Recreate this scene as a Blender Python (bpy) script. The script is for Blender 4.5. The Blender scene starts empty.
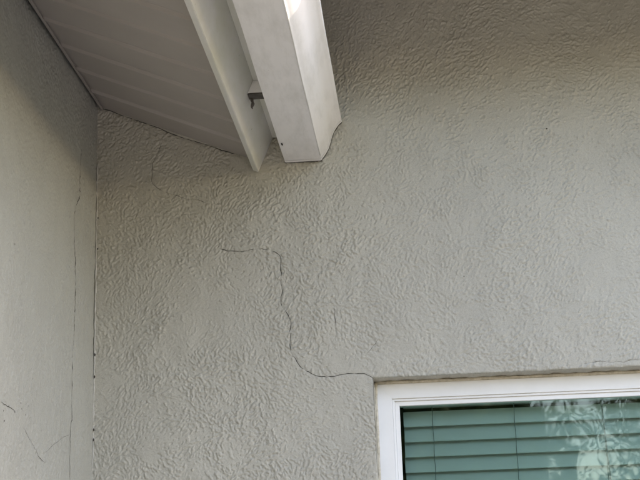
import bpy, bmesh, math, random
import numpy as np
from mathutils import Matrix, Vector

scene = bpy.context.scene
COL = scene.collection
EYE = 1.6            # camera height above the ground; heights below written as EYE + metres above the eye

# ------------------------------------------------------------------ camera
cam_data = bpy.data.cameras.new('camera')
cam = bpy.data.objects.new('camera', cam_data)
COL.objects.link(cam)
RIGHT = Vector((0.996265, 0.080469, -0.031315))
DOWN = Vector((-0.051900, 0.268200, -0.961964))
FWD = Vector((-0.069010, 0.959997, 0.271374))
CAM = Vector((0.0, -3.4, EYE))
m = Matrix.Identity(4)
for i in range(3):
    m[i][0] = RIGHT[i]; m[i][1] = -DOWN[i]; m[i][2] = -FWD[i]; m[i][3] = CAM[i]
cam.matrix_world = m
FPX = 1297.0
cam_data.sensor_fit = 'HORIZONTAL'; cam_data.sensor_width = 36.0
cam_data.lens = FPX / 640.0 * 36.0
cam_data.clip_start = 0.05; cam_data.clip_end = 500.0
scene.camera = cam

# ------------------------------------------------------------------ light
SUN_EL, SUN_AZ = math.radians(50), math.radians(73)     # azimuth from +y (behind the house) towards the right
world = bpy.data.worlds.new('World'); scene.world = world
world.use_nodes = True
wn = world.node_tree; wn.nodes.clear()
sky = wn.nodes.new('ShaderNodeTexSky'); sky.sky_type = 'NISHITA'; sky.sun_disc = False
sky.sun_elevation = SUN_EL; sky.sun_rotation = SUN_AZ
sky.air_density = 1.0; sky.dust_density = 1.2; sky.ozone_density = 0.6
bg = wn.nodes.new('ShaderNodeBackground'); bg.inputs['Strength'].default_value = 0.15
wo = wn.nodes.new('ShaderNodeOutputWorld')
wn.links.new(sky.outputs[0], bg.inputs[0]); wn.links.new(bg.outputs[0], wo.inputs[0])
sd = bpy.data.lights.new('sun', 'SUN'); sd.energy = 2.0; sd.angle = math.radians(0.5); sd.color = (1.0, 0.965, 0.91)
sun = bpy.data.objects.new('sun', sd); COL.objects.link(sun)
to_sun = Vector((math.sin(SUN_AZ) * math.cos(SUN_EL), math.cos(SUN_AZ) * math.cos(SUN_EL), math.sin(SUN_EL)))
sky.sun_rotation = SUN_AZ
sun.rotation_euler = to_sun.to_track_quat('Z', 'Y').to_euler()
sun.location = (0, 0, 12)
scene.view_settings.view_transform = 'Standard'
scene.view_settings.look = 'None'
scene.view_settings.gamma = 1.0
scene.view_settings.exposure = 2.77
scene.view_settings.use_white_balance = True      # the phone's white balance for open shade
scene.view_settings.white_balance_temperature = 8200
scene.view_settings.white_balance_tint = 18
scene.cycles.max_bounces = 10
scene.cycles.diffuse_bounces = 4
scene.cycles.transparent_max_bounces = 12

# ------------------------------------------------------------------ photo measurements -> places in the world
def cast(u, v):
    return RIGHT * ((u - 320) / FPX) + DOWN * ((v - 240) / FPX) + FWD
def on_y(u, v, y=0.0):
    d = cast(u, v); return CAM + d * ((y - CAM.y) / d.y)
def on_x(u, v, x):
    d = cast(u, v); return CAM + d * ((x - CAM.x) / d.x)

# ------------------------------------------------------------------ helpers
def tag(o, label=None, cat=None, group=None, kind=None):
    if label: o['label'] = label
    if cat: o['category'] = cat
    if group: o['group'] = group
    if kind: o['kind'] = kind
    return o
def empty(name, loc=(0, 0, 0)):
    o = bpy.data.objects.new(name, None); COL.objects.link(o); o.location = loc
    o.empty_display_size = 0.1
    return o
def link(name, me, mat, parent=None, smooth=False):
    o = bpy.data.objects.new(name, me); COL.objects.link(o)
    if mat and not me.materials: me.materials.append(mat)
    if parent:
        o.parent = parent
        o.matrix_parent_inverse = Matrix.Translation(-parent_loc(parent))
    if smooth:
        me.polygons.foreach_set('use_smooth', [True] * len(me.polygons))
    return o
def parent_loc(p):
    v = Vector(p.location)
    return v if p.parent is None else v
def pymesh(name, verts, faces):
    me = bpy.data.meshes.new(name); me.from_pydata([tuple(v) for v in verts], [], faces); me.update()
    bm = bmesh.new(); bm.from_mesh(me); bmesh.ops.recalc_face_normals(bm, faces=bm.faces); bm.to_mesh(me); bm.free()
    return me
def box_mesh(name, a, b, bevel=0.0, seg=2):
    bm = bmesh.new()
    bmesh.ops.create_cube(bm, size=1.0)
    for v in bm.verts:
        v.co = Vector([(a[i] + b[i]) / 2 + v.co[i] * (b[i] - a[i]) for i in range(3)])
    if bevel: bmesh.ops.bevel(bm, geom=bm.edges[:], offset=bevel, segments=seg, affect='EDGES', profile=0.5)
    me = bpy.data.meshes.new(name); bm.to_mesh(me); bm.free()
    return me
def extrude_y(name, prof, y0, y1, bevel=0.0, cuts=0):
    """closed (x,z) outline swept along y"""
    n = len(prof); ys = np.linspace(y0, y1, cuts + 2)
    V = [(p[0], y, p[1]) for y in ys for p in prof]; F = []
    for k in range(len(ys) - 1):
        for i in range(n):
            j = (i + 1) % n
            F.append((k * n + i, k * n + j, (k + 1) * n + j, (k + 1) * n + i))
    F.append(tuple(range(n - 1, -1, -1))); F.append(tuple((len(ys) - 1) * n + i for i in range(n)))
    me = pymesh(name, V, F)
    if bevel:
        bm = bmesh.new(); bm.from_mesh(me)
        bmesh.ops.bevel(bm, geom=[e for e in bm.edges if len(e.link_faces) == 2 and e.calc_face_angle() > 0.6], offset=bevel, segments=2, affect='EDGES')
        bm.to_mesh(me); bm.free()
    return me
def tube_mesh(name, pts, r, seg=8):
    V = []; F = []
    pts = [Vector(p) for p in pts]
    for k, p in enumerate(pts):
        t = (pts[min(k + 1, len(pts) - 1)] - pts[max(k - 1, 0)]).normalized()
        a = t.orthogonal().normalized(); b = t.cross(a)
        rr = r[k] if hasattr(r, '__len__') else r
        for i in range(seg):
            w = 2 * math.pi * i / seg
            V.append(p + (a * math.cos(w) + b * math.sin(w)) * rr)
    for k in range(len(pts) - 1):
        for i in range(seg):
            j = (i + 1) % seg
            F.append((k * seg + i, k * seg + j, (k + 1) * seg + j, (k + 1) * seg + i))
    F.append(tuple(range(seg - 1, -1, -1))); F.append(tuple((len(pts) - 1) * seg + i for i in range(seg)))
    return pymesh(name, V, F)

# ------------------------------------------------------------------ materials
class NT:
    def __init__(s, name):
        s.mat = bpy.data.materials.new(name); s.mat.use_nodes = True
        s.t = s.mat.node_tree; s.b = s.t.nodes['Principled BSDF']; s.out = s.t.nodes['Material Output']
        s.co = s.n('ShaderNodeTexCoord').outputs['Object']
    def n(s, typ, **kw):
        o = s.t.nodes.new(typ)
        for k, v in kw.items(): setattr(o, k, v)
        return o
    def l(s, a, b): s.t.links.new(a, b)
    def noise(s, scale, detail=4, rough=0.55, stretch=None, dist=0.0):
        q = s.n('ShaderNodeTexNoise'); q.inputs['Scale'].default_value = scale
        q.inputs['Detail'].default_value = detail; q.inputs['Roughness'].default_value = rough
        q.inputs['Distortion'].default_value = dist
        src = s.co
        if stretch:
            mp = s.n('ShaderNodeMapping'); mp.inputs['Scale'].default_value = stretch
            s.l(src, mp.inputs[0]); src = mp.outputs[0]
        s.l(src, q.inputs['Vector']); return q.outputs['Fac']
    def ramp(s, fac, stops):
        r = s.n('ShaderNodeValToRGB'); e = r.color_ramp.elements
        while len(e) < len(stops): e.new(0.5)
        for i, (p, c) in enumerate(stops):
            e[i].position = p; e[i].color = (*c, 1) if len(c) == 3 else c
        s.l(fac, r.inputs[0]); return r.outputs[0]
    def mix(s, fac, a, b, mode='MIX'):
        q = s.n('ShaderNodeMix', data_type='RGBA', blend_type=mode)
        for inp, v in ((q.inputs[0], fac), (q.inputs[6], a), (q.inputs[7], b)):
            if isinstance(v, (int, float)): inp.default_value = v
            elif isinstance(v, tuple): inp.default_value = (*v, 1)
            else: s.l(v, inp)
        return q.outputs[2]
    def bump(s, h, strength, dist, prev=None):
        q = s.n('ShaderNodeBump'); q.inputs['Strength'].default_value = strength; q.inputs['Distance'].default_value = dist
        s.l(h, q.inputs['Height'])
        if prev is not None: s.l(prev, q.inputs['Normal'])
        return q.outputs[0]
    def done(s, color=None, rough=0.6, normal=None, spec=0.4):
        if color is not None:
            if isinstance(color, tuple): s.b.inputs['Base Color'].default_value = (*color, 1)
            else: s.l(color, s.b.inputs['Base Color'])
        if isinstance(rough, (int, float)): s.b.inputs['Roughness'].default_value = rough
        else: s.l(rough, s.b.inputs['Roughness'])
        s.b.inputs['Specular IOR Level'].default_value = spec
        if normal is not None: s.l(normal, s.b.inputs['Normal'])
        return s.mat

def stucco_material(name, base, dark):
    s = NT(name)
    c = s.ramp(s.noise(2.2, 5, 0.6), [(0.30, tuple(x * 0.93 for x in base)), (0.7, tuple(x * 1.05 for x in base))])
    c = s.mix(s.ramp(s.noise(9, 6, 0.65, (1, 1, 0.35)), [(0.50, (0, 0, 0)), (0.78, (0.35,) * 3)]), c, dark)
    c = s.mix(1.0, c, s.ramp(s.noise(330, 3, 0.75), [(0.25, (0.80,) * 3), (0.5, (1.0,) * 3), (0.78, (1.12,) * 3)]), 'MULTIPLY')
    sp = s.ramp(s.noise(210, 2, 0.5), [(0.74, (0, 0, 0)), (0.80, (0.5,) * 3)])
    c = s.mix(sp, c, tuple(x * 0.55 for x in base))
    nb = s.bump(s.noise(300, 2, 0.7), 0.6, 0.0010)
    return s.done(c, 0.62, nb, 0.35)
M = {}
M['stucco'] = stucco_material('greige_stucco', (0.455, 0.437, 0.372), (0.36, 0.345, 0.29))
M['stucco_shaded'] = stucco_material('greige_stucco_shaded', (0.365, 0.366, 0.328), (0.30, 0.296, 0.26))  # same stucco darkened: the side wall's shade put into its colour
M['crack'] = NT('crack_shadow').done((0.065, 0.062, 0.056), 0.95, spec=0.05)
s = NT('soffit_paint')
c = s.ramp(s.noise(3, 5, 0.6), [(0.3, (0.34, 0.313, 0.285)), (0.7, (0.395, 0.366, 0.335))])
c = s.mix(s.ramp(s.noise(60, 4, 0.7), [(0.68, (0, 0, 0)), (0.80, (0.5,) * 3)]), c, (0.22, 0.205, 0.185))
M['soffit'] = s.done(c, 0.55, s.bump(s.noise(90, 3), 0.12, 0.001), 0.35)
s = NT('upper_soffit_stain')
M['upper_soffit'] = s.done(s.ramp(s.noise(12, 5, 0.6, (1, .2, 1)), [(0.3, (0.05, 0.04, 0.034)), (0.7, (0.09, 0.075, 0.062))]), 0.7)
s = NT('concrete')
M['concrete'] = s.done(s.ramp(s.noise(2.5, 8, 0.65), [(0.3, (0.10, 0.101, 0.106)), (0.7, (0.15, 0.151, 0.158))]), 0.85, s.bump(s.noise(80, 5), 0.4, 0.004))
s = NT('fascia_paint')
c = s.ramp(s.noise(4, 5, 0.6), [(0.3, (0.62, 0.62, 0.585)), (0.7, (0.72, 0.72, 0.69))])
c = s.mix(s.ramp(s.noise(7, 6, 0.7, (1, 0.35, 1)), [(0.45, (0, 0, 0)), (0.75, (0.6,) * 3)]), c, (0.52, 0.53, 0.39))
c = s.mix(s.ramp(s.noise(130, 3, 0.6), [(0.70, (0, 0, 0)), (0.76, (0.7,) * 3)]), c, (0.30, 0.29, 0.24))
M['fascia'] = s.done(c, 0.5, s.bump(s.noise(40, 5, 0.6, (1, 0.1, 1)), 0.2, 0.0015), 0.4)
s = NT('gutter_paint')
c = s.ramp(s.noise(3, 4, 0.6, (1, 0.4, 1)), [(0.3, (0.77, 0.765, 0.75)), (0.7, (0.84, 0.835, 0.825))])
c = s.mix(s.ramp(s.noise(26, 6, 0.7, (1, 0.25, 1)), [(0.46, (0, 0, 0)), (0.75, (0.5,) * 3)]), c, (0.52, 0.52, 0.49))
c = s.mix(s.ramp(s.noise(170, 2, 0.6), [(0.73, (0, 0, 0)), (0.79, (0.6,) * 3)]), c, (0.30, 0.28, 0.25))
M['gutter'] = s.done(c, 0.48, s.bump(s.noise(5, 2, 0.5, (1, 0.3, 1)), 0.10, 0.004), 0.5)
s = NT('window_vinyl')
c = s.ramp(s.noise(12, 4, 0.6), [(0.3, (0.80, 0.80, 0.775)), (0.7, (0.85, 0.85, 0.83))])
M['vinyl'] = s.done(c, 0.38, None, 0.5)
s = NT('caulk')
M['caulk'] = s.done(s.ramp(s.noise(60, 4, 0.7), [(0.35, (0.45, 0.41, 0.32)), (0.65, (0.66, 0.61, 0.50))]), 0.6)
s = NT('corner_paint')
M['corner_paint'] = s.done(s.ramp(s.noise(35, 4, 0.7), [(0.35, (0.38, 0.37, 0.33)), (0.65, (0.54, 0.53, 0.49))]), 0.6)
s = NT('dark_brown_tone')
M['dark_tone'] = s.done(s.ramp(s.noise(30, 5, 0.6), [(0.3, (0.06, 0.055, 0.05)), (0.7, (0.12, 0.11, 0.095))]), 0.9)  # dark tone, standing for shade under the block and at the gutter end
s = NT('blind_slat')
M['slat'] = s.done(s.ramp(s.noise(5, 3, 0.5), [(0.3, (0.74, 0.76, 0.74)), (0.7, (0.80, 0.81, 0.79))]), 0.42, None, 0.4)
M['cord'] = NT('blind_cord').done((0.22, 0.24, 0.23), 0.8)
s = NT('room_paint'); M['room'] = s.done(s.ramp(s.noise(2), [(0, (0.30, 0.29, 0.27)), (1, (0.36, 0.35, 0.33))]), 0.8)
s = NT('shingles')
M['shingle'] = s.done(s.ramp(s.noise(25, 5), [(0.3, (0.06, 0.055, 0.05)), (0.7, (0.14, 0.125, 0.11))]), 0.9, s.bump(s.noise(60), 0.5, 0.004))
s = NT('lawn')
c = s.ramp(s.noise(1.2, 8, 0.7), [(0.3, (0.055, 0.062, 0.03)), (0.7, (0.11, 0.105, 0.06))])
M['lawn'] = s.done(c, 0.9, s.bump(s.noise(60, 4), 0.8, 0.03), 0.2)
s = NT('bark')
M['bark'] = s.done(s.ramp(s.noise(9, 6, 0.65, (1, 1, 0.2)), [(0.3, (0.05, 0.04, 0.03)), (0.7, (0.16, 0.13, 0.10))]), 0.9)
def leaf_material(name, a, b):
    s = NT(name)
    c = s.ramp(s.noise(1.7, 4, 0.6), [(0.3, a), (0.7, b)])
    s.done(c, 0.5, None, 0.3)
    tr = s.n('ShaderNodeBsdfTranslucent'); s.l(c, tr.inputs[0])
    mx = s.n('ShaderNodeMixShader'); mx.inputs[0].default_value = 0.35
    s.l(s.b.outputs[0], mx.inputs[1]); s.l(tr.outputs[0], mx.inputs[2]); s.l(mx.outputs[0], s.out.inputs[0])
    return s.mat
M['leaf_a'] = leaf_material('leaf_dark', (0.03, 0.055, 0.018), (0.07, 0.10, 0.03))
M['leaf_b'] = leaf_material('leaf_light', (0.08, 0.11, 0.035), (0.16, 0.17, 0.075))
# window glass: green-tinted sheet that reflects by its own Fresnel term
s = NT('tinted_glass')
fr = s.n('ShaderNodeFresnel'); fr.inputs['IOR'].default_value = 1.52
tr = s.n('ShaderNodeBsdfTransparent'); tr.inputs[0].default_value = (0.79, 0.885, 0.855, 1)
gl = s.n('ShaderNodeBsdfGlossy'); gl.inputs['Roughness'].default_value = 0.02; gl.inputs[0].default_value = (0.95, 1.0, 0.97, 1)
wv = s.bump(s.noise(6, 2, 0.5), 0.05, 0.01); s.l(wv, gl.inputs['Normal'])
mx = s.n('ShaderNodeMixShader'); s.l(fr.outputs[0], mx.inputs[0]); s.l(tr.outputs[0], mx.inputs[1]); s.l(gl.outputs[0], mx.inputs[2])
s.l(mx.outputs[0], s.out.inputs[0]); s.t.nodes.remove(s.b); M['glass'] = s.mat

# ------------------------------------------------------------------ stucco relief (height fields, metres)
def gauss(a, sx, sz=None):
    sz = sx if sz is None else sz
    fz = np.fft.fftfreq(a.shape[0])[:, None]; fx = np.fft.rfftfreq(a.shape[1])[None, :]
    return np.fft.irfft2(np.fft.rfft2(a) * np.exp(-2 * (math.pi ** 2) * ((fx * sx) ** 2 + (fz * sz) ** 2)), s=a.shape)
def unit(a): return (a - a.mean()) / (a.std() + 1e-12)
def sstep(a, b, x):
    t = np.clip((x - a) / (b - a), 0, 1); return t * t * (3 - 2 * t)
def streaks(base, ang, n):
    """smear a noise image along a direction field: trowel strokes"""
    H, W = base.shape
    acc = base.copy(); yy, xx = np.mgrid[0:H, 0:W].astype(np.float32)
    for sgn in (1, -1):
        x = xx.copy(); y = yy.copy()
        for k in range(n):
            ix = x.astype(np.int32) % W; iy = y.astype(np.int32) % H
            a = ang[iy, ix]
            x += sgn * np.cos(a); y += sgn * np.sin(a)
            acc += base[y.astype(np.int32) % H, x.astype(np.int32) % W]
    return acc
def stucco_field(W, H, res, seed, worm=1.0, wave=1.0, calm=None):
    r = np.random.default_rng(seed)
    wn_ = lambda: r.standard_normal((H, W))
    px = lambda mm: mm / 1000.0 / res
    ang = unit(gauss(wn_(), px(40))) * 1.3 + 0.5 + unit(gauss(wn_(), px(240))) * 0.7
    if calm is not None: ang = ang * (1 - 0.65 * sstep(0.45, 0.75, np.linspace(0, 1, W))[None, :])      # long level strokes towards the right
    fine = unit(gauss(wn_(), px(1.9)) - gauss(wn_() * 0, 1) - 0)
    base = unit(gauss(wn_(), px(1.45)))
    lic = streaks(base, ang, max(1, int(px(3.3))))
    lic = unit(lic - gauss(lic, px(6)))
    lic2 = streaks(unit(gauss(wn_(), px(2.5))), ang + 0.6, max(2, int(px(5.0))))
    lic2 = unit(lic2 - gauss(lic2, px(12)))
    # knocked-down dash coat: where the level T is low the coat is nearly closed with pits, where it is high only odd lumps stand
    T = 0.7 * unit(gauss(wn_(), px(15))) + 0.95 * unit(gauss(wn_(), px(44))) + 0.40
    T2 = 1.1 + 0.9 * unit(gauss(wn_(), px(38)))
    amp = 0.68 + 0.38 * sstep(-1.0, 0.9, unit(gauss(wn_(), px(95))) + 0.35 * unit(gauss(wn_(), px(25))))
    if calm is not None: amp *= calm
    worm = worm * amp
    h = 0.0017 * sstep(T - 0.28, T + 0.28, lic) * worm
    h += 0.0015 * sstep(T2 - 0.3, T2 + 0.3, lic2) * worm
    h += 0.00025 * lic * worm
    # long lips left by the edge of the trowel
    for k in range(3):
        f = unit(gauss(wn_(), px(42))); g = sstep(0.5, 1.3, unit(gauss(wn_(), px(50))))
        e = 0.035 + 0.02 * k
        h += 0.0009 * np.exp(-(f / e) ** 2) * g * worm
    h += 0.00010 * fine * worm
    h += 0.0005 * unit(gauss(wn_(), px(12))) * wave + 0.0012 * unit(gauss(wn_(), px(60))) * wave + 0.0015 * unit(gauss(wn_(), px(200))) * wave
    return h
def bil(field, u, v):
    H, W = field.shape
    u = np.abs(u); u = (W - 1) - np.abs((W - 1) - u % (2 * W - 2)); v = np.abs(v); v = (H - 1) - np.abs((H - 1) - v % (2 * H - 2))   # mirrored beyond the edge
    u = np.clip(u, 0, W - 1.001); v = np.clip(v, 0, H - 1.001)
    i = u.astype(int); j = v.astype(int); a = u - i; b = v - j
    return (field[j, i] * (1 - a) + field[j, i + 1] * a) * (1 - b) + (field[j + 1, i] * (1 - a) + field[j + 1, i + 1] * a) * b
def ragged(pts, step, amp, rnd):
    """polyline (2-D) -> finely stepped ragged line"""
    P = [np.array(p, float) for p in pts]; out = []
    # Catmull-Rom for the large run of the crack
    for k in range(len(P) - 1):
        p0, p1, p2, p3 = P[max(k - 1, 0)], P[k], P[k + 1], P[min(k + 2, len(P) - 1)]
        n = max(2, int(np.linalg.norm(p2 - p1) / step))
        for i in range(n):
            t = i / n
            out.append(0.5 * ((2 * p1) + (-p0 + p2) * t + (2 * p0 - 5 * p1 + 4 * p2 - p3) * t * t + (-p0 + 3 * p1 - 3 * p2 + p3) * t ** 3))
    out.append(P[-1]); out = np.array(out)
    n = len(out); j = np.zeros((n, 2))
    for sc, a in ((3, 0.35), (7, 0.7), (16, 1.1)):
        k = max(2, n // sc + 2); c = np.array([[rnd.gauss(0, 1), rnd.gauss(0, 1)] for _ in range(k)])
        x = np.linspace(0, k - 1, n)
        j += a * np.stack([np.interp(x, range(k), c[:, 0]), np.interp(x, range(k), c[:, 1])], 1)
    fade = np.minimum(1, np.minimum(np.arange(n), np.arange(n)[::-1]) / 6.0)[:, None]
    return out + j * amp * fade
def carve(field, line, u0, v0, res, depth, width):
    H, W = field.shape; R = int(width / res * 3) + 1
    for p in line:
        u, v = (p[0] - u0) / res, (p[1] - v0) / res
        i0, i1, j0, j1 = int(u) - R, int(u) + R + 1, int(v) - R, int(v) + R + 1
        if i0 < 0 or j0 < 0 or i1 > W or j1 > H: continue
        jj, ii = np.mgrid[j0:j1, i0:i1]
        d2 = ((ii - u) ** 2 + (jj - v) ** 2) * res * res
        tgt = -depth * np.exp(-d2 / (2 * width * width))
        cmask[id(field)][j0:j1, i0:i1] = np.minimum(cmask[id(field)][j0:j1, i0:i1], tgt)
cmask = {}

# ---- main wall: plane y = 0, relief towards -y
RES = 0.0016
MX0, MX1, MZ0, MZ1 = -0.885, 0.72, EYE + 0.265, EYE + 1.72
mw, mh = int((MX1 - MX0) / RES) + 1, int((MZ1 - MZ0) / RES) + 1
gz, gx = np.mgrid[0:mh, 0:mw] * RES
calm_m = 1.0 - 0.32 * sstep(0.70, 1.0, gz / (MZ1 - MZ0)) * sstep(0.25, 0.5, gx / (MX1 - MX0))     # flatter trowelling high on the right
hm = stucco_field(mw, mh, RES, 11, calm=calm_m)
# ---- left wall: plane x = WX, relief towards +x
WX = -0.868
LRES = 0.0028
LY0, LY1, LZ0, LZ1 = -1.12, 0.0, EYE + 0.20, EYE + 1.45
lw, lh = int((LY1 - LY0) / LRES) + 1, int((LZ1 - LZ0) / LRES) + 1
hl = stucco_field(lw, lh, LRES, 29, worm=0.62, wave=0.8)
cmask[id(hm)] = np.zeros_like(hm); cmask[id(hl)] = np.zeros_like(hl)

rnd = random.Random(5)
main_cracks = [   # traced in the photograph: (points, widest half width in mm, roughness)
    ([(218, 248), (226, 250.5), (236, 252), (251, 250.5), (264, 249.5), (274, 251), (280.5, 256), (281.7, 268), (281.6, 285), (282, 305), (289.2, 320), (290.3, 336), (290.6, 351), (297, 361), (306, 370.5), (321, 377), (341.7, 374.6), (360, 373), (368, 375), (373.2, 378.2)], 1.05, 1.2),
    ([(162, 143), (156, 158), (152.6, 172), (153, 183), (163, 191), (180, 197), (195, 199), (208, 204)], 0.6, 0.9),
    ([(99, 108.6), (114, 112.6), (130, 118.2), (146, 123.8), (162.5, 129.6), (170.6, 133.2), (190, 139.4), (207, 145.2), (229.6, 152.2), (240, 156)], 1.5, 0.7),
    ([(334.5, 307), (335.6, 318), (335.2, 326), (336, 334)], 0.6, 1.0),
    ([(378, 339), (373, 346), (366, 354)], 0.55, 0.8),
    ([(219, 239), (219.4, 244), (218, 248)], 0.7, 0.6),
    ([(583, 364.2), (598, 361.5), (618, 362.5), (640, 359.5)], 0.4, 1.2),
]
left_cracks = [
    ([(81, 149), (80.2, 170), (80, 188), (80.6, 195), (75.4, 211), (75, 236), (75.6, 264), (75, 300), (73.4, 330), (72, 356), (70.5, 412), (69, 431), (69, 480)], 0.95, 0.7),
    ([(22.5, 427), (30, 441), (37, 452), (45, 463)], 0.5, 1.2),
    ([(0, 402), (7, 406), (14, 411)], 0.6, 1.8),
    ([(45, 452), (58, 440), (69, 434)], 0.25, 0.7),
]
crack_lines = []
for pts, w, rg in main_cracks:
    P = [(on_y(*q).x, on_y(*q).z) for q in pts]
    L = ragged(P, 0.0022, 0.0011 * rg, rnd); crack_lines.append((L, w))
    carve(hm, L, MX0, MZ0, RES, 0.0011 * w, 0.0022)
left_lines = []
for pts, w, rg in left_cracks:
    P = [(on_x(*q, WX).y, on_x(*q, WX).z) for q in pts]
    L = ragged(P, 0.004, 0.0016 * rg, rnd); left_lines.append((L, w))
    carve(hl, L, LY0, LZ0, LRES, 0.0008 * w, 0.0028)
hm += cmask[id(hm)]; hl += cmask[id(hl)]

# window opening in the main wall (face of the wall)
OX0, OX1, OZ0, OZ1 = -0.115, 1.115, EYE - 0.62, EYE + 0.575
REVEAL = 0.062

def grid_mesh(name, us, vs, place, keep=None):
    """tensor grid; place(U,V) -> (N,3); keep(uc,vc) -> bool per cell"""
    nu, nv = len(us), len(vs)
    U, V = np.meshgrid(us, vs)
    co = place(U.ravel(), V.ravel())
    i, j = np.meshgrid(np.arange(nu - 1), np.arange(nv - 1)); a = (j * nu + i).ravel()
    q = np.stack([a, a + 1, a + nu + 1, a + nu], 1)
    if keep is not None:
        uc = (us[:-1] + us[1:]) / 2; vc = (vs[:-1] + vs[1:]) / 2
        UC, VC = np.meshgrid(uc, vc); q = q[keep(UC.ravel(), VC.ravel())]
    me = bpy.data.meshes.new(name)
    me.vertices.add(len(co)); me.vertices.foreach_set('co', co.astype(np.float32).ravel())
    me.loops.add(len(q) * 4); me.loops.foreach_set('vertex_index', q.astype(np.int32).ravel())
    me.polygons.add(len(q)); me.polygons.foreach_set('loop_start', np.arange(0, len(q) * 4, 4, dtype=np.int32))
    me.polygons.foreach_set('use_smooth', np.ones(len(q), dtype=bool))
    me.update(calc_edges=True); me.validate()
    return me
def main_height(x, z):
    h = bil(hm, (x - MX0) / RES, (z - MZ0) / RES)
    inside = (x > MX0 - .01) & (x < 1.2) & (z > EYE - 0.25) & (z < MZ1 + .01)
    h = np.where(inside, h, 0.0006)
    # soft, slightly uneven arris round the window opening
    dx = np.maximum(OX0 - x, x - OX1); dz = np.maximum(OZ0 - z, z - OZ1)
    d = np.where((dx > 0) & (dz > 0), np.hypot(dx, dz), np.maximum(dx, dz))
    r = 0.0045 + 0.0025 * np.sin(x * 61 + 1.3 * np.sin(z * 47)) * np.sin(z * 83 + x * 29)
    t = np.clip(1 - d / r, 0, 1)
    return h - 0.003 * t * t
def coarse(a, b, n): return list(np.linspace(a, b, n))
xs = coarse(-5.0, MX0, 24)[:-1] + list(np.arange(MX0, OX0 - 1e-4, RES)) + list(OX0 + np.arange(0, MX1 - OX0, RES)) + list(np.arange(MX1 + 0.005, OX1 - 0.004, 0.006)) + [OX1] + coarse(OX1 + 0.03, 4.5, 20)
zs = coarse(0.0, OZ0, 10) + coarse(OZ0 + 0.03, EYE - 0.25, 12)[:-1] + list(np.arange(EYE - 0.25, MZ0 - 0.002, 0.0036)) + list(np.arange(MZ0, OZ1 - 1e-4, RES)) + list(OZ1 + np.arange(0, MZ1 - OZ1, RES)) + coarse(MZ1 + 0.01, EYE + 2.2, 6)
xs = np.array(xs); zs = np.array(zs)
me = grid_mesh('stucco_wall', xs, zs,
               lambda x, z: np.stack([x, -main_height(x, z), z], 1),
               lambda x, z: ~((x > OX0) & (x < OX1) & (z > OZ0) & (z < OZ1)))
me.materials.append(M['stucco'])
main_wall = link('stucco_wall', me, None)
tag(main_wall, 'grey beige textured stucco wall with the window and the stepped crack', 'wall')
# returns of the opening: uneven plaster strips running back to the window frame
def reveal_strip(name, pa, pb, inward, n):
    V = []; F = []; r = random.Random(3)
    wob = [0.0009 * math.sin(i * 0.31) + 0.0007 * math.sin(i * 0.117 + 1) + r.gauss(0, 0.00035) for i in range(n + 1)]
    deps = [0.0016, 0.006, 0.012, 0.022, 0.034, 0.048, REVEAL + 0.03]
    for i in range(n + 1):
        p = Vector(pa).lerp(Vector(pb), i / n)
        for k, d in enumerate(deps):
            off = (wob[i] * min(1, k / 2) + r.gauss(0, 0.00025)) if k else 0.0
            V.append(p + Vector((0, d, 0)) + Vector(inward) * (off + (0.0004 if k else 0)))
    w = len(deps)
    for i in range(n):
        for k in range(w - 1):
            F.append((i * w + k, (i + 1) * w + k, (i + 1) * w + k + 1, i * w + k + 1))
    return link(name, pymesh(name, V, F), M['stucco'], main_wall, True)
reveal_strip('window_return', (OX0 - .001, 0, OZ1), (OX1 + .001, 0, OZ1), (0, 0, -1), 500)
reveal_strip('window_return', (OX0, 0, OZ0), (OX0, 0, OZ1 + .001), (1, 0, 0), 400)
reveal_strip('window_return', (OX1, 0, OZ0), (OX1, 0, OZ1), (-1, 0, 0), 40)
reveal_strip('window_return', (OX0, 0, OZ0), (OX1, 0, OZ0), (0, 0, 1), 40)

def left_height(y, z):
    h = bil(hl, (y - LY0) / LRES, (z - LZ0) / LRES)
    return np.where((y > LY0) & (z > EYE - 0.25) & (z < LZ1), h, 0.0005)
ys = np.array(coarse(-2.1, LY0, 12)[:-1] + list(np.arange(LY0, -0.0045, LRES)) + [-0.002, 0.004])
zl = np.array(coarse(0.0, EYE - 0.25, 12)[:-1] + list(np.arange(EYE - 0.25, LZ0 - 0.003, 0.006)) + list(np.arange(LZ0, LZ1, LRES)) + coarse(LZ1 + 0.02, EYE + 1.56, 3))
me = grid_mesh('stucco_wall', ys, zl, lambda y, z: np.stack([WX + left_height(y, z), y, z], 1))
me.materials.append(M['stucco_shaded'])
left_wall = link('stucco_wall', me, None)
tag(left_wall, 'smoother shaded stucco wall at left with a long upright crack', 'wall')
# the body of the side wall behind its render coat, and its outer end
link('wall_core', box_mesh('wall_core', (WX - 0.20, -2.1, 0), (WX - 0.012, -0.012, EYE + 1.47)), M['stucco'], left_wall)
link('wall_end', box_mesh('wall_end', (WX - 0.011, -2.108, 0), (WX + 0.001, -2.0995, EYE + 1.47)), M['stucco'], left_wall)

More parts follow.
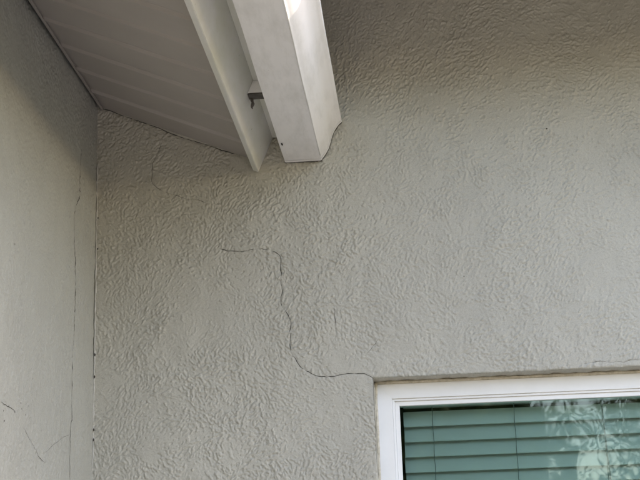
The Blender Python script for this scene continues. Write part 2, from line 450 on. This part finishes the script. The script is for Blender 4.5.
# cracks: the dark open gap at the bottom of each carved groove
def crack_mesh(line, half, fn, drop=0.16):
    n = len(line); V = []; F = []
    r = random.Random(n)
    k = max(2, n // 4 + 2); cw = [r.uniform(0.35, 1.0) if r.random() > drop else 0.08 for _ in range(k)]
    wv = np.interp(np.linspace(0, k - 1, n), range(k), cw)
    for i, p in enumerate(line):
        t = line[min(i + 1, n - 1)] - line[max(i - 1, 0)]; t = t / (np.linalg.norm(t) + 1e-9)
        nn = np.array([-t[1], t[0]])
        w = half * 0.001 * wv[i] * min(1.0, 0.25 + min(i, n - 1 - i) / 8.0)
        for sg in (-1, 1): V.append(fn(p + nn * w * sg))
    for i in range(n - 1): F.append((2 * i, 2 * i + 1, 2 * i + 3, 2 * i + 2))
    return V, F
def main_pt(q):
    x = np.array([q[0] + dx for dx in (-.001, 0, .001) for _ in range(3)]); z = np.array([q[1] + dz for _ in range(3) for dz in (-.001, 0, .001)])
    return (q[0], -float(main_height(x, z).max()) - 0.0003, q[1])
def left_pt(q):
    y = np.array([q[0] + d for d in (-.0015, 0, .0015) for _ in range(3)]); z = np.array([q[1] + d for _ in range(3) for d in (-.0015, 0, .0015)])
    return (WX + float(left_height(y, z).max()) + 0.0003, q[0], q[1])
for L, w in crack_lines:
    V, F = crack_mesh(L, w, main_pt); link('crack', pymesh('crack', V, F), M['crack'], main_wall)
for L, w in left_lines:
    V, F = crack_mesh(L, w * 1.4, left_pt, 0.04); link('crack', pymesh('crack', V, F), M['crack'], left_wall)
# small dark pits and specks
def pit(parent, fn, c, r, seed):
    rr = random.Random(seed); V = [fn(np.array(c))]; F = []
    for i in range(9):
        a = 2 * math.pi * i / 9; q = r * rr.uniform(0.6, 1.15)
        V.append(fn(np.array([c[0] + q * math.cos(a), c[1] + q * math.sin(a)])))
    F = [(0, 1 + i, 1 + (i + 1) % 9) for i in range(9)]
    link('pit', pymesh('pit', V, F), M['crack'], parent)
for k, (u, v, r) in enumerate([(546.5, 129, 2.4), (447, 267, 1.4), (464, 276, 1.6), (457, 270, 1.0), (396, 142, 1.6), (398, 151, 1.3), (401, 158, 1.2), (380, 192, 1.1), (507, 372, 1.5), (98, 218, 2.6), (96.6, 249, 2.8), (312, 289, 1.2), (315, 293, 1.0), (545, 470, 1.0)]):
    P = on_y(u, v)
    if OX0 - .004 < P.x and P.z < OZ1 + .004: continue
    pit(main_wall, main_pt, (max(P.x, WX + .006), P.z), r * 0.001, k)
for k, (u, v, r) in enumerate([(2, 411, 2.2), (8, 406, 2.0), (5, 402, 1.6), (13, 412, 2.0), (20, 409, 1.6), (27, 406, 1.4), (24, 415, 1.6), (33, 379, 1.8), (15, 244, 1.8), (3, 421, 2.2), (19, 403, 1.8), (41, 431, 1.8), (29, 418, 1.6)]):
    P = on_x(u, v, WX); pit(left_wall, left_pt, (P.y, P.z), r * 0.001, k + 50)
# paint-filled bead of caulk down the inside corner
cv = []
rr = random.Random(8)
for i in range(90):
    z = EYE + 0.22 + i * 0.0112
    cv.append((WX + 0.0035 + rr.gauss(0, 0.0005), -0.0035 + rr.gauss(0, 0.0005), z))
link('corner_caulk', tube_mesh('corner_caulk', cv, [0.0024 + rr.uniform(-.0014, .0006) for _ in cv], 8), M['corner_paint'], left_wall, True)
for k, (u, v) in enumerate([(94, 355), (93.4, 377), (92, 430), (91.6, 440)]):
    P = on_y(u, v, -0.006)
    link('pit', tube_mesh('pit', [(WX + .0055, -.0075, P.z - .004), (WX + .0062, -.0082, P.z), (WX + .0055, -.0075, P.z + .004)], [.0008, .0019, .0008], 7), M['crack'], left_wall)

# ------------------------------------------------------------------ sloping eave of the wing at the left
TH = math.atan(0.423); UX, UZ = math.cos(TH), -math.sin(TH); NX, NZ = math.sin(TH), math.cos(TH)
BX, BZ = -0.425, EYE + 1.171                              # lower inner edge of the fascia board
def sl(u, n): return (BX + UX * u + NX * n, BZ + UZ * u + NZ * n)
eave = empty('roof_eave', (-0.425, -0.003, BZ))
tag(eave, 'sloping roof eave at upper left with ribbed soffit and white fascia board', 'eave')
YE = -2.25
SN = (EYE + 1.392 - 0.423 * (BX + 0.870) - BZ) * NZ       # soffit face above the fascia's lower edge, measured square to the slope
U_IN = (-0.8695 - BX) / UX - 0.0
PITCH = 0.1524
for k in range(15):
    y1 = -0.0035 if k == 0 else -PITCH * k; y0 = -PITCH * (k + 1) + 0.0012
    # cross-section along y: flat pan, then a proud rounded bead at the outer joint
    prof = [(y1, 0.0), (y0 + 0.019, 0.0), (y0 + 0.014, -0.0042), (y0 + 0.011, -0.0068), (y0 + 0.0075, -0.0068), (y0 + 0.003, -0.0012), (y0, 0.0005), (y0, 0.004), (y1, 0.004)]
    V = []
    sag = 0.0006 * math.sin(k * 2.1)
    us = np.linspace(U_IN + 0.008, -0.002, 6)
    for iu, u in enumerate(us):
        for (y, dn) in prof:
            a = sl(u, SN + dn + sag * math.sin(math.pi * iu / 5))
            V.append((a[0], y, a[1]))
    n = len(prof); F = []
    for i in range(5):
        for j in range(n):
            F.append((i * n + j, i * n + (j + 1) % n, (i + 1) * n + (j + 1) % n, (i + 1) * n + j))
    F.append(tuple(range(n))); F.append(tuple(5 * n + j for j in range(n)))
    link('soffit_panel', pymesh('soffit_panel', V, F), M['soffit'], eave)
tc = [sl(U_IN + 0.0055, SN - 0.0080), sl(U_IN + 0.0135, SN - 0.0080), sl(U_IN + 0.0135, SN - 0.0070), sl(U_IN + 0.0065, SN - 0.0070), sl(U_IN + 0.0065, SN + 0.012), sl(U_IN + 0.0055, SN + 0.012)]
link('trim_channel', extrude_y('trim_channel', tc, -0.006, YE), M['soffit'], eave)
fb = [sl(0, 0), sl(0.017, 0), sl(0.017, 0.195), sl(0, 0.195)]
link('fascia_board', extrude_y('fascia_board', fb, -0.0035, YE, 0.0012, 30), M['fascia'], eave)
# roof deck and shingles over the overhang
dk = [sl(-0.98, 0.1965), sl(0.06, 0.1965), sl(0.06, 0.222), sl(-0.98, 0.222)]
link('roof_deck', extrude_y('roof_deck', dk, -0.012, YE - 0.02), M['shingle'], eave)
rk = [sl(U_IN - 0.2, SN - 0.02), sl(-0.001, SN - 0.02), sl(-0.001, 0.195), sl(U_IN - 0.2, 0.195)]
link('rake_board', extrude_y('rake_board', rk, YE - 0.018, YE + 0.002), M['fascia'], eave)
# continuous wedge that packs the tilted fascia out to a plumb gutter back
GX = -0.335
def fas(z): t = (z - sl(0.017, 0)[1]) / NZ; return sl(0.017, 0)[0] + NX * t + 0.0006
wz0, wz1 = EYE + 1.262, EYE + 1.335
link('wedge_strip', extrude_y('wedge_strip', [(fas(wz0), wz0), (GX - .0012, wz0), (GX - .0012, wz1), (fas(wz1), wz1)], -0.010, YE + 0.06), M['fascia'], eave)
bz0, bz1 = EYE + 1.229, wz0 - 0.0006
blk = link('wedge_block', extrude_y('wedge_block', [(fas(bz0), bz0), (GX - .003, bz0), (GX - .003, bz1), (fas(bz1), bz1)], -0.392, -0.425), M['gutter'], eave)
link('block_shade', extrude_y('block_shade', [(fas(bz0 - .004) + .001, bz0 - .004), (GX - .004, bz0 - .004), (GX - .004, bz0 - .0005), (fas(bz0) + .001, bz0 - .0005)], -0.390, -0.424), M['dark_tone'], blk)  # dark slip that paints the shaded underside of the block
# small dark lumpy strand hanging below the block
rr = random.Random(4)
px_, pz_ = fas(bz0 - .012) + .012, bz0 - .004
nv = [(px_ + rr.gauss(0, .0012), -0.396 + rr.gauss(0, .001), pz_ - i * .0046) for i in range(7)]
link('dark_strand', tube_mesh('dark_strand', nv, [.0035, .0042, .003, .0046, .0042, .0028, .001], 7), M['dark_tone'], blk, True)
# nail heads on the fascia
for q, (n_, y) in enumerate([(0.045, -0.10), (0.086, -0.62), (0.093, -0.93), (0.036, -0.255)]):
    a = sl(0.017, n_); b = sl(0.0182, n_)
    link('nail_head', tube_mesh('nail_head', [(a[0], y, a[1]), (b[0], y, b[1])], 0.0020, 9), M['fascia'], eave)

# ------------------------------------------------------------------ rain gutter (folded sheet, ogee front)
gut = empty('rain_gutter', (GX, -0.004, EYE + 1.188))
tag(gut, 'white metal rain gutter with ogee front ending against the stucco wall', 'gutter')
def Gp(x, z): return (x, EYE + z)
outer = [Gp(GX, 1.335), Gp(GX, 1.192), Gp(GX + .0012, 1.1885), Gp(GX + .004, 1.1875), Gp(-.2362, 1.1875), Gp(-.2325, 1.1885), Gp(-.2305, 1.1925)]
# ogee: concave cove then convex belly then short upright lip
for t in np.linspace(0, 1, 15)[1:]:
    x = -.2305 + t * 0.0505; z = 1.1925 + t * 0.0995
    bow = 0.0036 * math.sin(2 * math.pi * t)          # S curve
    outer.append(Gp(x + bow * 0.89, z - bow * 0.45))
outer += [Gp(-.1745, 1.2955), Gp(-.1728, 1.2985), Gp(-.1728, 1.3085), Gp(-.1745, 1.3095), Gp(-.186, 1.3095), Gp(-.186, 1.3065)]
def sheet(prof, th):
    P = [Vector((p[0], 0, p[1])) for p in prof]; inner = []
    for i, p in enumerate(P):
        t = (P[min(i + 1, len(P) - 1)] - P[max(i - 1, 0)]).normalized()
        inner.append((p.x - t.z * th, p.z + t.x * th))
    return [tuple(p) for p in prof] + inner[::-1]
def sweep_sheet(name, prof, th, ylist, jig):
    pr = sheet(prof, th); n = len(pr); V = []; F = []
    for k, y in enumerate(ylist):
        dx, dz = jig(y)
        V += [(p[0] + dx, y, p[1] + dz) for p in pr]
    for k in range(len(ylist) - 1):
        for i in range(n):
            j = (i + 1) % n
            F.append((k * n + i, k * n + j, (k + 1) * n + j, (k + 1) * n + i))
    h = n // 2
    for kk in (0, len(ylist) - 1):
        for i in range(h - 1):
            F.append((kk * n + i, kk * n + i + 1, kk * n + n - 2 - i, kk * n + n - 1 - i))
    return pymesh(name, V, F)
jig = lambda y: (0.0007 * math.sin(y * 5.1) + 0.0004 * math.sin(y * 13), 0.0009 * math.sin(y * 3.7 + 1))
yl = list(np.linspace(-0.0125, YE, 60))
o = link('trough', sweep_sheet('trough', outer, 0.0012, yl, jig), M['gutter'], gut)
for p in o.data.polygons: p.use_smooth = True
try: o.data.set_sharp_from_angle(angle=math.radians(35))
except Exception: pass
# end cap: plate closing the end, flanged over the sheet
cap = [(p[0], p[1]) for p in outer[:-2]]
V = [(p[0], y, p[1]) for y in (-0.0122, -0.0108) for p in cap]; n = len(cap)
F = [tuple(range(n)), tuple(n + i for i in range(n))] + [(i, (i + 1) % n, n + (i + 1) % n, n + i) for i in range(n)]
link('end_cap', pymesh('end_cap', V, F), M['gutter'], gut)
fl = [(p[0] + dx, p[1] + dz) for p, dx, dz in [(p, 0, 0) for p in outer[2:-4]]]
flo = []
P = [Vector((p[0], 0, p[1])) for p in fl]
for i, p in enumerate(P):
    t = (P[min(i + 1, len(P) - 1)] - P[max(i - 1, 0)]).normalized(); flo.append((p.x + t.z * 0.0011, p.z - t.x * 0.0011))
link('cap_flange', sweep_sheet('cap_flange', flo, 0.0009, [-0.0105, -0.0215], lambda y: (0, 0)), M['gutter'], gut)
# dark gap between the gutter end and the wall: dark rim that puts the gap's shade into colour
shade_rim = []
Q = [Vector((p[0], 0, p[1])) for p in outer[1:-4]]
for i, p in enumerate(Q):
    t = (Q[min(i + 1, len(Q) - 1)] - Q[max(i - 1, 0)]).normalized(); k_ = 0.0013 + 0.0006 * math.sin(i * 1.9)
    shade_rim.append((p.x + t.z * k_, p.z - t.x * k_))
link('gap_shade', sweep_sheet('gap_shade', [(p[0], p[1]) for p in shade_rim], 0.006, [-0.0107, 0.0005], lambda y: (0, 0)), M['dark_tone'], gut)
# bead folded along the lower front edge
link('hem', tube_mesh('hem', [(-.2318 + jig(y)[0], y, EYE + 1.1882 + jig(y)[1]) for y in yl[1:]], 0.0021, 8), M['gutter'], gut, True)
# hidden hangers across the open top
for y in (-0.45, -1.05, -1.65, -2.15):
    link('hanger', box_mesh('hanger', (GX + .0015, y - .012, EYE + 1.300), (-.1875, y + .012, EYE + 1.3025)), M['gutter'], gut)
# rust hole in the floor of the gutter
rr = random.Random(2)
V = [(-0.3262, -0.158, EYE + 1.1866)] + [(-0.3262 + 0.0026 * rr.uniform(.7, 1.2) * math.cos(a), -0.158 + 0.011 * rr.uniform(.7, 1.2) * math.sin(a), EYE + 1.1866) for a in np.linspace(0, 2 * math.pi, 12, endpoint=False)]
link('rust_hole', pymesh('rust_hole', V, [(0, 1 + i, 1 + (i + 1) % 12) for i in range(12)]), M['crack'], gut)

# ------------------------------------------------------------------ window
win = empty('window', (0.5, 0.06, OZ0))
tag(win, 'white vinyl framed window set back in the stucco at lower right', 'window')
def ring(name, x0, x1, z0, z1, w, y0, y1, mat, parent, bevel=0.0015):
    """four mitred members of a frame, each a part of its own"""
    for side in range(4):
        A = [(x0, z0), (x1, z0), (x1, z1), (x0, z1)]; B = [(x0 + w, z0 + w), (x1 - w, z0 + w), (x1 - w, z1 - w), (x0 + w, z1 - w)]
        i, j = side, (side + 1) % 4
        quad = [A[i], A[j], B[j], B[i]]
        me = extrude_y(name, quad, y0, y1, bevel)
        link(name, me, mat, parent)
FX0, FX1, FZ0, FZ1 = -0.1085, 1.1085, OZ0 + 0.0065, EYE + 0.5655
ring('frame_member', FX0, FX1, FZ0, FZ1, 0.0395, 0.054, 0.130, M['vinyl'], win, 0.0008)
ring('sash_stop', FX0 + 0.0397, FX1 - 0.0397, FZ0 + 0.0397, FZ1 - 0.0397, 0.0062, 0.0585, 0.13, M['vinyl'], win, 0.0008)
ring('sash', FX0 + 0.0461, FX1 - 0.0461, FZ0 + 0.0461, FZ1 - 0.0461, 0.0118, 0.0640, 0.100, M['vinyl'], win, 0.0008)
gx0, gx1, gz0, gz1 = FX0 + 0.0565, FX1 - 0.0565, FZ0 + 0.0565, FZ1 - 0.0565
link('pane', box_mesh('pane', (gx0, 0.0735, gz0), (gx1, 0.0775, gz1)), M['glass'], win)
# caulk where the frame meets the plaster
rr = random.Random(12)
for nm, a, b in (('caulk_bead', (OX0 + .003, 0.0585, FZ1 + .0046), (OX1 - .003, 0.0585, FZ1 + .0046)), ('caulk_bead', (FX0 - .003, 0.0575, OZ0 + .004), (FX0 - .003, 0.0575, FZ1 + .004))):
    n = 90; pts = [Vector(a).lerp(Vector(b), i / n) + Vector((rr.gauss(0, .0004), rr.gauss(0, .0006), rr.gauss(0, .0004))) for i in range(n + 1)]
    link(nm, tube_mesh(nm, pts, [0.0055 + rr.uniform(-.0007, .0007) for _ in pts], 7), M['caulk'], win, True)

# ------------------------------------------------------------------ venetian blind hanging behind the glass
blind = empty('venetian_blind', (0.5, 0.13, OZ0))
tag(blind, 'pale slatted venetian blind, closed, hanging behind the window glass', 'blind')
bx0, bx1 = -0.043, 1.043
link('head_rail', box_mesh('head_rail', (bx0, 0.108, EYE + 0.512), (bx1, 0.165, EYE + 0.552), 0.003), M['slat'], blind)
SP = 0.0408; CH = 0.0500
def slat_mesh(width):
    V = []; F = []; tilt = math.radians(60)
    ns = 7
    for x in (bx0, bx1):
        for side in (0, 1):
            for i in range(ns):
                s_ = (i / (ns - 1) - 0.5) * width
                crown = 0.0022 * (1 - (2 * i / (ns - 1) - 1) ** 2)
                dn = crown + (0.0026 if side else 0.0)
                # lower edge towards the outside
                yy = math.cos(tilt) * s_ + math.sin(tilt) * -dn
                zz = math.sin(tilt) * s_ + math.cos(tilt) * dn
                V.append((x, yy, zz))
    for i in range(ns - 1):
        F.append((i, i + 1, 2 * ns + i + 1, 2 * ns + i))
        F.append((ns + i, 3 * ns + i, 3 * ns + i + 1, ns + i + 1))
        F.append((i, ns + i, ns + i + 1, i + 1)); F.append((2 * ns + i, 2 * ns + i + 1, 3 * ns + i + 1, 3 * ns + i))
    for e in (0, ns - 1):
        F.append((e, 2 * ns + e, 3 * ns + e, ns + e))
    return pymesh('slat', V, F)
sm = slat_mesh(CH)
rr = random.Random(21)
zb = EYE + 0.457                                           # lower edge of the first slat seen
k = 0
while True:
    zc = zb - k * SP + CH / 2 * math.sin(math.radians(60))
    if zc < OZ0 + 0.09: break
    o = link('slat', sm, M['slat'], blind)
    o.matrix_parent_inverse = Matrix.Translation(-Vector(blind.location))
    o.location = (rr.gauss(0, .0008), 0.132 + rr.gauss(0, .0006), zc + rr.gauss(0, .0005))
    o.rotation_euler = (rr.gauss(0, .018), rr.gauss(0, .0007), 0)
    k += 1
link('bottom_rail', box_mesh('bottom_rail', (bx0, 0.115, OZ0 + 0.045), (bx1, 0.160, OZ0 + 0.062), 0.003), M['slat'], blind)
for x in (0.036, 0.255, 0.490, 0.74, 0.96):
    pts = [(x + 0.0006 * math.sin(i * 1.7), 0.1125 + 0.0008 * math.sin(i * 0.9), EYE + 0.511 - i * 0.02) for i in range(55)]
    link('ladder_cord', tube_mesh('ladder_cord', pts, 0.0009, 6), M['cord'], blind)
pts = [(0.487 + 0.0009 * i + 0.001 * math.sin(i * .5), 0.117, EYE + 0.511 - i * 0.02) for i in range(24)]
link('pull_cord', tube_mesh('pull_cord', pts, 0.0014, 6), M['cord'], blind)

# ------------------------------------------------------------------ the rest of the house, out of frame
EZ = EYE + 1.69                                           # level soffit of the upper eave
ov = empty('upper_eave', (0, -0.3, EZ))
tag(ov, 'wide upper roof eave just above the top of the photograph, shading the wall', 'eave')
for k in range(60):
    x0 = -4.9 + k * PITCH
    if k == 0: pm = box_mesh('soffit_panel', (0, -0.68, 0), (PITCH - 0.002, -0.006, 0.006), 0.001, 1)
    o = link('soffit_panel', pm, M['upper_soffit'], ov); o.location = (x0, 0, EZ); o.matrix_parent_inverse = Matrix.Translation(-Vector(ov.location))
link('fascia_board', box_mesh('fascia_board', (-5.0, -0.702, EZ - 0.16), (4.6, -0.681, EZ + 0.17), 0.0015), M['fascia'], ov)  # unseen fascia made deep to darken the top of the wall
rs = math.tan(math.radians(22))
V = [(-5.1, -0.73, EZ + .165), (4.7, -0.73, EZ + .165), (4.7, 4.2, EZ + .165 + 4.9 * rs), (-5.1, 4.2, EZ + .165 + 4.9 * rs), (4.7, 9.1, EZ + .165), (-5.1, 9.1, EZ + .165)]
V += [(v[0], v[1], v[2] + .05) for v in V]
F = [(0, 1, 2, 3), (3, 2, 4, 5), (6, 7, 8, 9), (9, 8, 10, 11), (0, 1, 7, 6), (4, 5, 11, 10), (1, 2, 8, 7), (2, 4, 10, 8), (0, 3, 9, 6), (3, 5, 11, 9)]
link('roof_slope', pymesh('roof_slope', V, F), M['shingle'], ov)
# gable closures
for x in (-5.0, 4.55):
    V = [(x, 0.02, EZ), (x, 8.4, EZ), (x, 4.2, EZ + .15 + 4.9 * rs - .02), (x + .05, 0.02, EZ), (x + .05, 8.4, EZ), (x + .05, 4.2, EZ + .15 + 4.9 * rs - .02)]
    link('gable', pymesh('gable', V, [(0, 1, 2), (3, 4, 5), (0, 1, 4, 3), (1, 2, 5, 4), (0, 2, 5, 3)]), M['stucco'], ov)
# dim room behind the blind
V = [(-0.8, 0.175, 0.02), (3.6, 0.175, 0.02), (3.6, 3.6, 0.02), (-0.8, 3.6, 0.02), (-0.8, 0.175, 2.7), (3.6, 0.175, 2.7), (3.6, 3.6, 2.7), (-0.8, 3.6, 2.7)]
F = [(0, 1, 2, 3), (4, 5, 6, 7), (1, 2, 6, 5), (2, 3, 7, 6), (3, 0, 4, 7)]
tag(link('interior_walls', pymesh('interior_walls', V, F), M['room']), kind='structure')
# inner face of the outside wall round the window
V = []; F = []
for (x0, x1, z0, z1) in ((-0.8, OX0 - .005, .02, 2.7), (OX1 + .005, 3.6, .02, 2.7), (OX0 - .005, OX1 + .005, .02, OZ0 - .005), (OX0 - .005, OX1 + .005, OZ1 + .005, 2.7)):
    b = len(V); V += [(x0, .172, z0), (x1, .172, z0), (x1, .172, z1), (x0, .172, z1)]; F.append((b, b + 1, b + 2, b + 3))
for (a, c) in (((OX0 - .005, OZ0 - .005), (OX0 - .005, OZ1 + .005)), ((OX1 + .005, OZ0 - .005), (OX1 + .005, OZ1 + .005)), ((OX0 - .005, OZ1 + .005), (OX1 + .005, OZ1 + .005)), ((OX0 - .005, OZ0 - .005), (OX1 + .005, OZ0 - .005))):
    b = len(V); V += [(a[0], .093, a[1]), (c[0], .093, c[1]), (c[0], .1725, c[1]), (a[0], .1725, a[1])]; F.append((b, b + 1, b + 2, b + 3))
tag(link('interior_window_wall', pymesh('interior_window_wall', V, F), M['room']), kind='structure')
# back of the house so that no light comes through
link('house_back', box_mesh('house_back', (-5.0, 0.30, 0.0), (-0.9, 8.3, EZ - .01)), M['stucco'], main_wall)
link('house_back', box_mesh('house_back', (3.7, 0.12, 0.0), (4.5, 8.3, EZ - .01)), M['stucco'], main_wall)
link('house_back', box_mesh('house_back', (-0.9, 3.7, 0.0), (3.7, 8.3, EZ - .01)), M['stucco'], main_wall)

# ------------------------------------------------------------------ ground and garden behind the camera (seen in the glass, lights the walls)
gxs = np.linspace(-1, 1, 61); gxs = np.sign(gxs) * (np.abs(gxs) ** 2.2) * 150
me = grid_mesh('ground', gxs, gxs, lambda x, y: np.stack([x, y, np.where((np.abs(x) < 8) & (y > -6) & (y < 12), -0.002, 0.05 * np.sin(x * .3) * np.sin(y * .23))], 1))
tag(link('ground', me, M['lawn']), kind='structure')
def leaves(n, clumps, size, rng):
    ci = rng.integers(0, len(clumps), n); C = np.array([c[:3] for c in clumps])[ci]; R = np.array([c[3] for c in clumps])[ci]
    d = rng.standard_normal((n, 3)); d /= np.linalg.norm(d, axis=1)[:, None]
    P = C + d * (R * rng.random(n) ** 0.45)[:, None] * np.array([1, 1, .8])
    a = rng.standard_normal((n, 3)); a[:, 2] -= .5; a /= np.linalg.norm(a, axis=1)[:, None]
    b = np.cross(a, rng.standard_normal((n, 3))); b /= np.linalg.norm(b, axis=1)[:, None]
    s_ = (size * rng.uniform(.6, 1.3, n))[:, None]
    V = np.stack([P, P + a * s_ * .5 + b * s_ * .28, P + a * s_, P + a * s_ * .5 - b * s_ * .28], 1).reshape(-1, 3)
    return V
def tree(x, y, h, spread, n, size, mat, seed, label, low=0.35):
    rng = np.random.default_rng(seed); r = random.Random(seed)
    t = empty('tree', (x, y, 0)); tag(t, label, 'tree', 'trees across the garden')
    pts = [(x + .12 * math.sin(i * .9 + seed), y + .1 * math.cos(i * .7), h * .72 * i / 8 - 0.05 * (i == 0)) for i in range(9)]
    trunk = link('trunk', tube_mesh('trunk', pts, [.17 * (1 - .09 * i) for i in range(9)], 10), M['bark'], t, True)
    clumps = []
    for k in range(26):
        a = r.uniform(0, 2 * math.pi); zz = h * r.uniform(low, .97); rad = spread * math.sqrt(max(.05, 1 - ((zz / h - .6) / .45) ** 2)) * r.uniform(.35, 1)
        c = (x + math.cos(a) * rad, y + math.sin(a) * rad, zz); clumps.append((*c, spread * r.uniform(.22, .42)))
        if k % 2 == 0:
            b = pts[min(8, 3 + k // 5)]
            link('limb', tube_mesh('limb', [b, ((b[0] + c[0]) / 2, (b[1] + c[1]) / 2, (b[2] + c[2]) / 2 + .15), c], [.06, .04, .015], 6), M['bark'], trunk)
    V = leaves(n, clumps, size, rng); nq = len(V) // 4
    me = bpy.data.meshes.new('crown'); me.vertices.add(len(V)); me.vertices.foreach_set('co', V.astype(np.float32).ravel())
    me.loops.add(nq * 4); me.loops.foreach_set('vertex_index', np.arange(nq * 4, dtype=np.int32)); me.polygons.add(nq); me.polygons.foreach_set('loop_start', np.arange(0, nq * 4, 4, dtype=np.int32))
    me.update(calc_edges=True)
    link('crown', me, mat, t)
tree(-1.3, -15.0, 6.0, 2.5, 50000, .075, M['leaf_a'], 3, 'dense dark green tree mirrored behind the left half of the blind', .06)
tree(2.7, -9.8, 4.6, 1.5, 26000, .05, M['leaf_b'], 7, 'loose sunlit tree mirrored in the right half of the window glass', .16)
tree(7.0, -14.0, 6.5, 3.0, 40000, .08, M['leaf_a'], 12, 'large green tree farthest right across the garden, mirrored at the glass edge', .06)
rng = np.random.default_rng(40); r = random.Random(40)
cl = []
for _ in range(90):  # run added at the right to keep sky light off the side wall
    cl.append((7.2 + r.uniform(-.6, .6), r.uniform(-17, -1.5), r.uniform(.2, 5.6), r.uniform(.6, 1.0)))
for _ in range(260):
    x = r.uniform(-7, 9); top = 6.3 + 0.4 * math.sin(x * 1.1) - 1.9 / (1 + math.exp(-(x - 1.7) * 2.2))
    cl.append((x, -17.5 + r.uniform(-.6, .6), r.uniform(.2, top - .6), r.uniform(.5, 0.85)))
V = leaves(130000, cl, .1, rng)
def blocker_box(a, b):
    c = [(x, y, z) for x in (a[0], b[0]) for y in (a[1], b[1]) for z in (a[2], b[2])]
    return [c[i] for f in ((0, 1, 3, 2), (4, 5, 7, 6), (0, 1, 5, 4), (2, 3, 7, 6), (0, 2, 6, 4), (1, 3, 7, 5)) for i in f]
sky_blockers = []  # opaque boxes added inside the hedge to block sky mirrored in the glass
for k in range(80):
    x = -7 + k * 0.2; top = 5.3 + 0.35 * math.sin(x * 1.1) + r.uniform(-.7, .2) - 2.3 / (1 + math.exp(-(x - 1.7) * 2.2))
    sky_blockers += blocker_box((x, -17.75 + r.uniform(-.1, .1), 0), (x + .2, -17.3 + r.uniform(-.1, .1), top))
V = np.concatenate([V, np.array(sky_blockers)]); nq = len(V) // 4
me = bpy.data.meshes.new('sky_screen_hedge'); me.vertices.add(len(V)); me.vertices.foreach_set('co', V.astype(np.float32).ravel())
me.loops.add(nq * 4); me.loops.foreach_set('vertex_index', np.arange(nq * 4, dtype=np.int32)); me.polygons.add(nq); me.polygons.foreach_set('loop_start', np.arange(0, nq * 4, 4, dtype=np.int32))
me.update(calc_edges=True)
tag(link('sky_screen_hedge', me, M['leaf_a']), 'tall dark hedge behind the camera, with an added run at right blocking sky', 'hedge', kind='stuff')
tag(link('bounce_patio', box_mesh('bounce_patio', (-0.86, -7.0, 0.0), (6.0, -0.004, 0.045), 0.006), M['concrete']), kind='structure')  # unseen slab added to bounce neutral light up at the eave
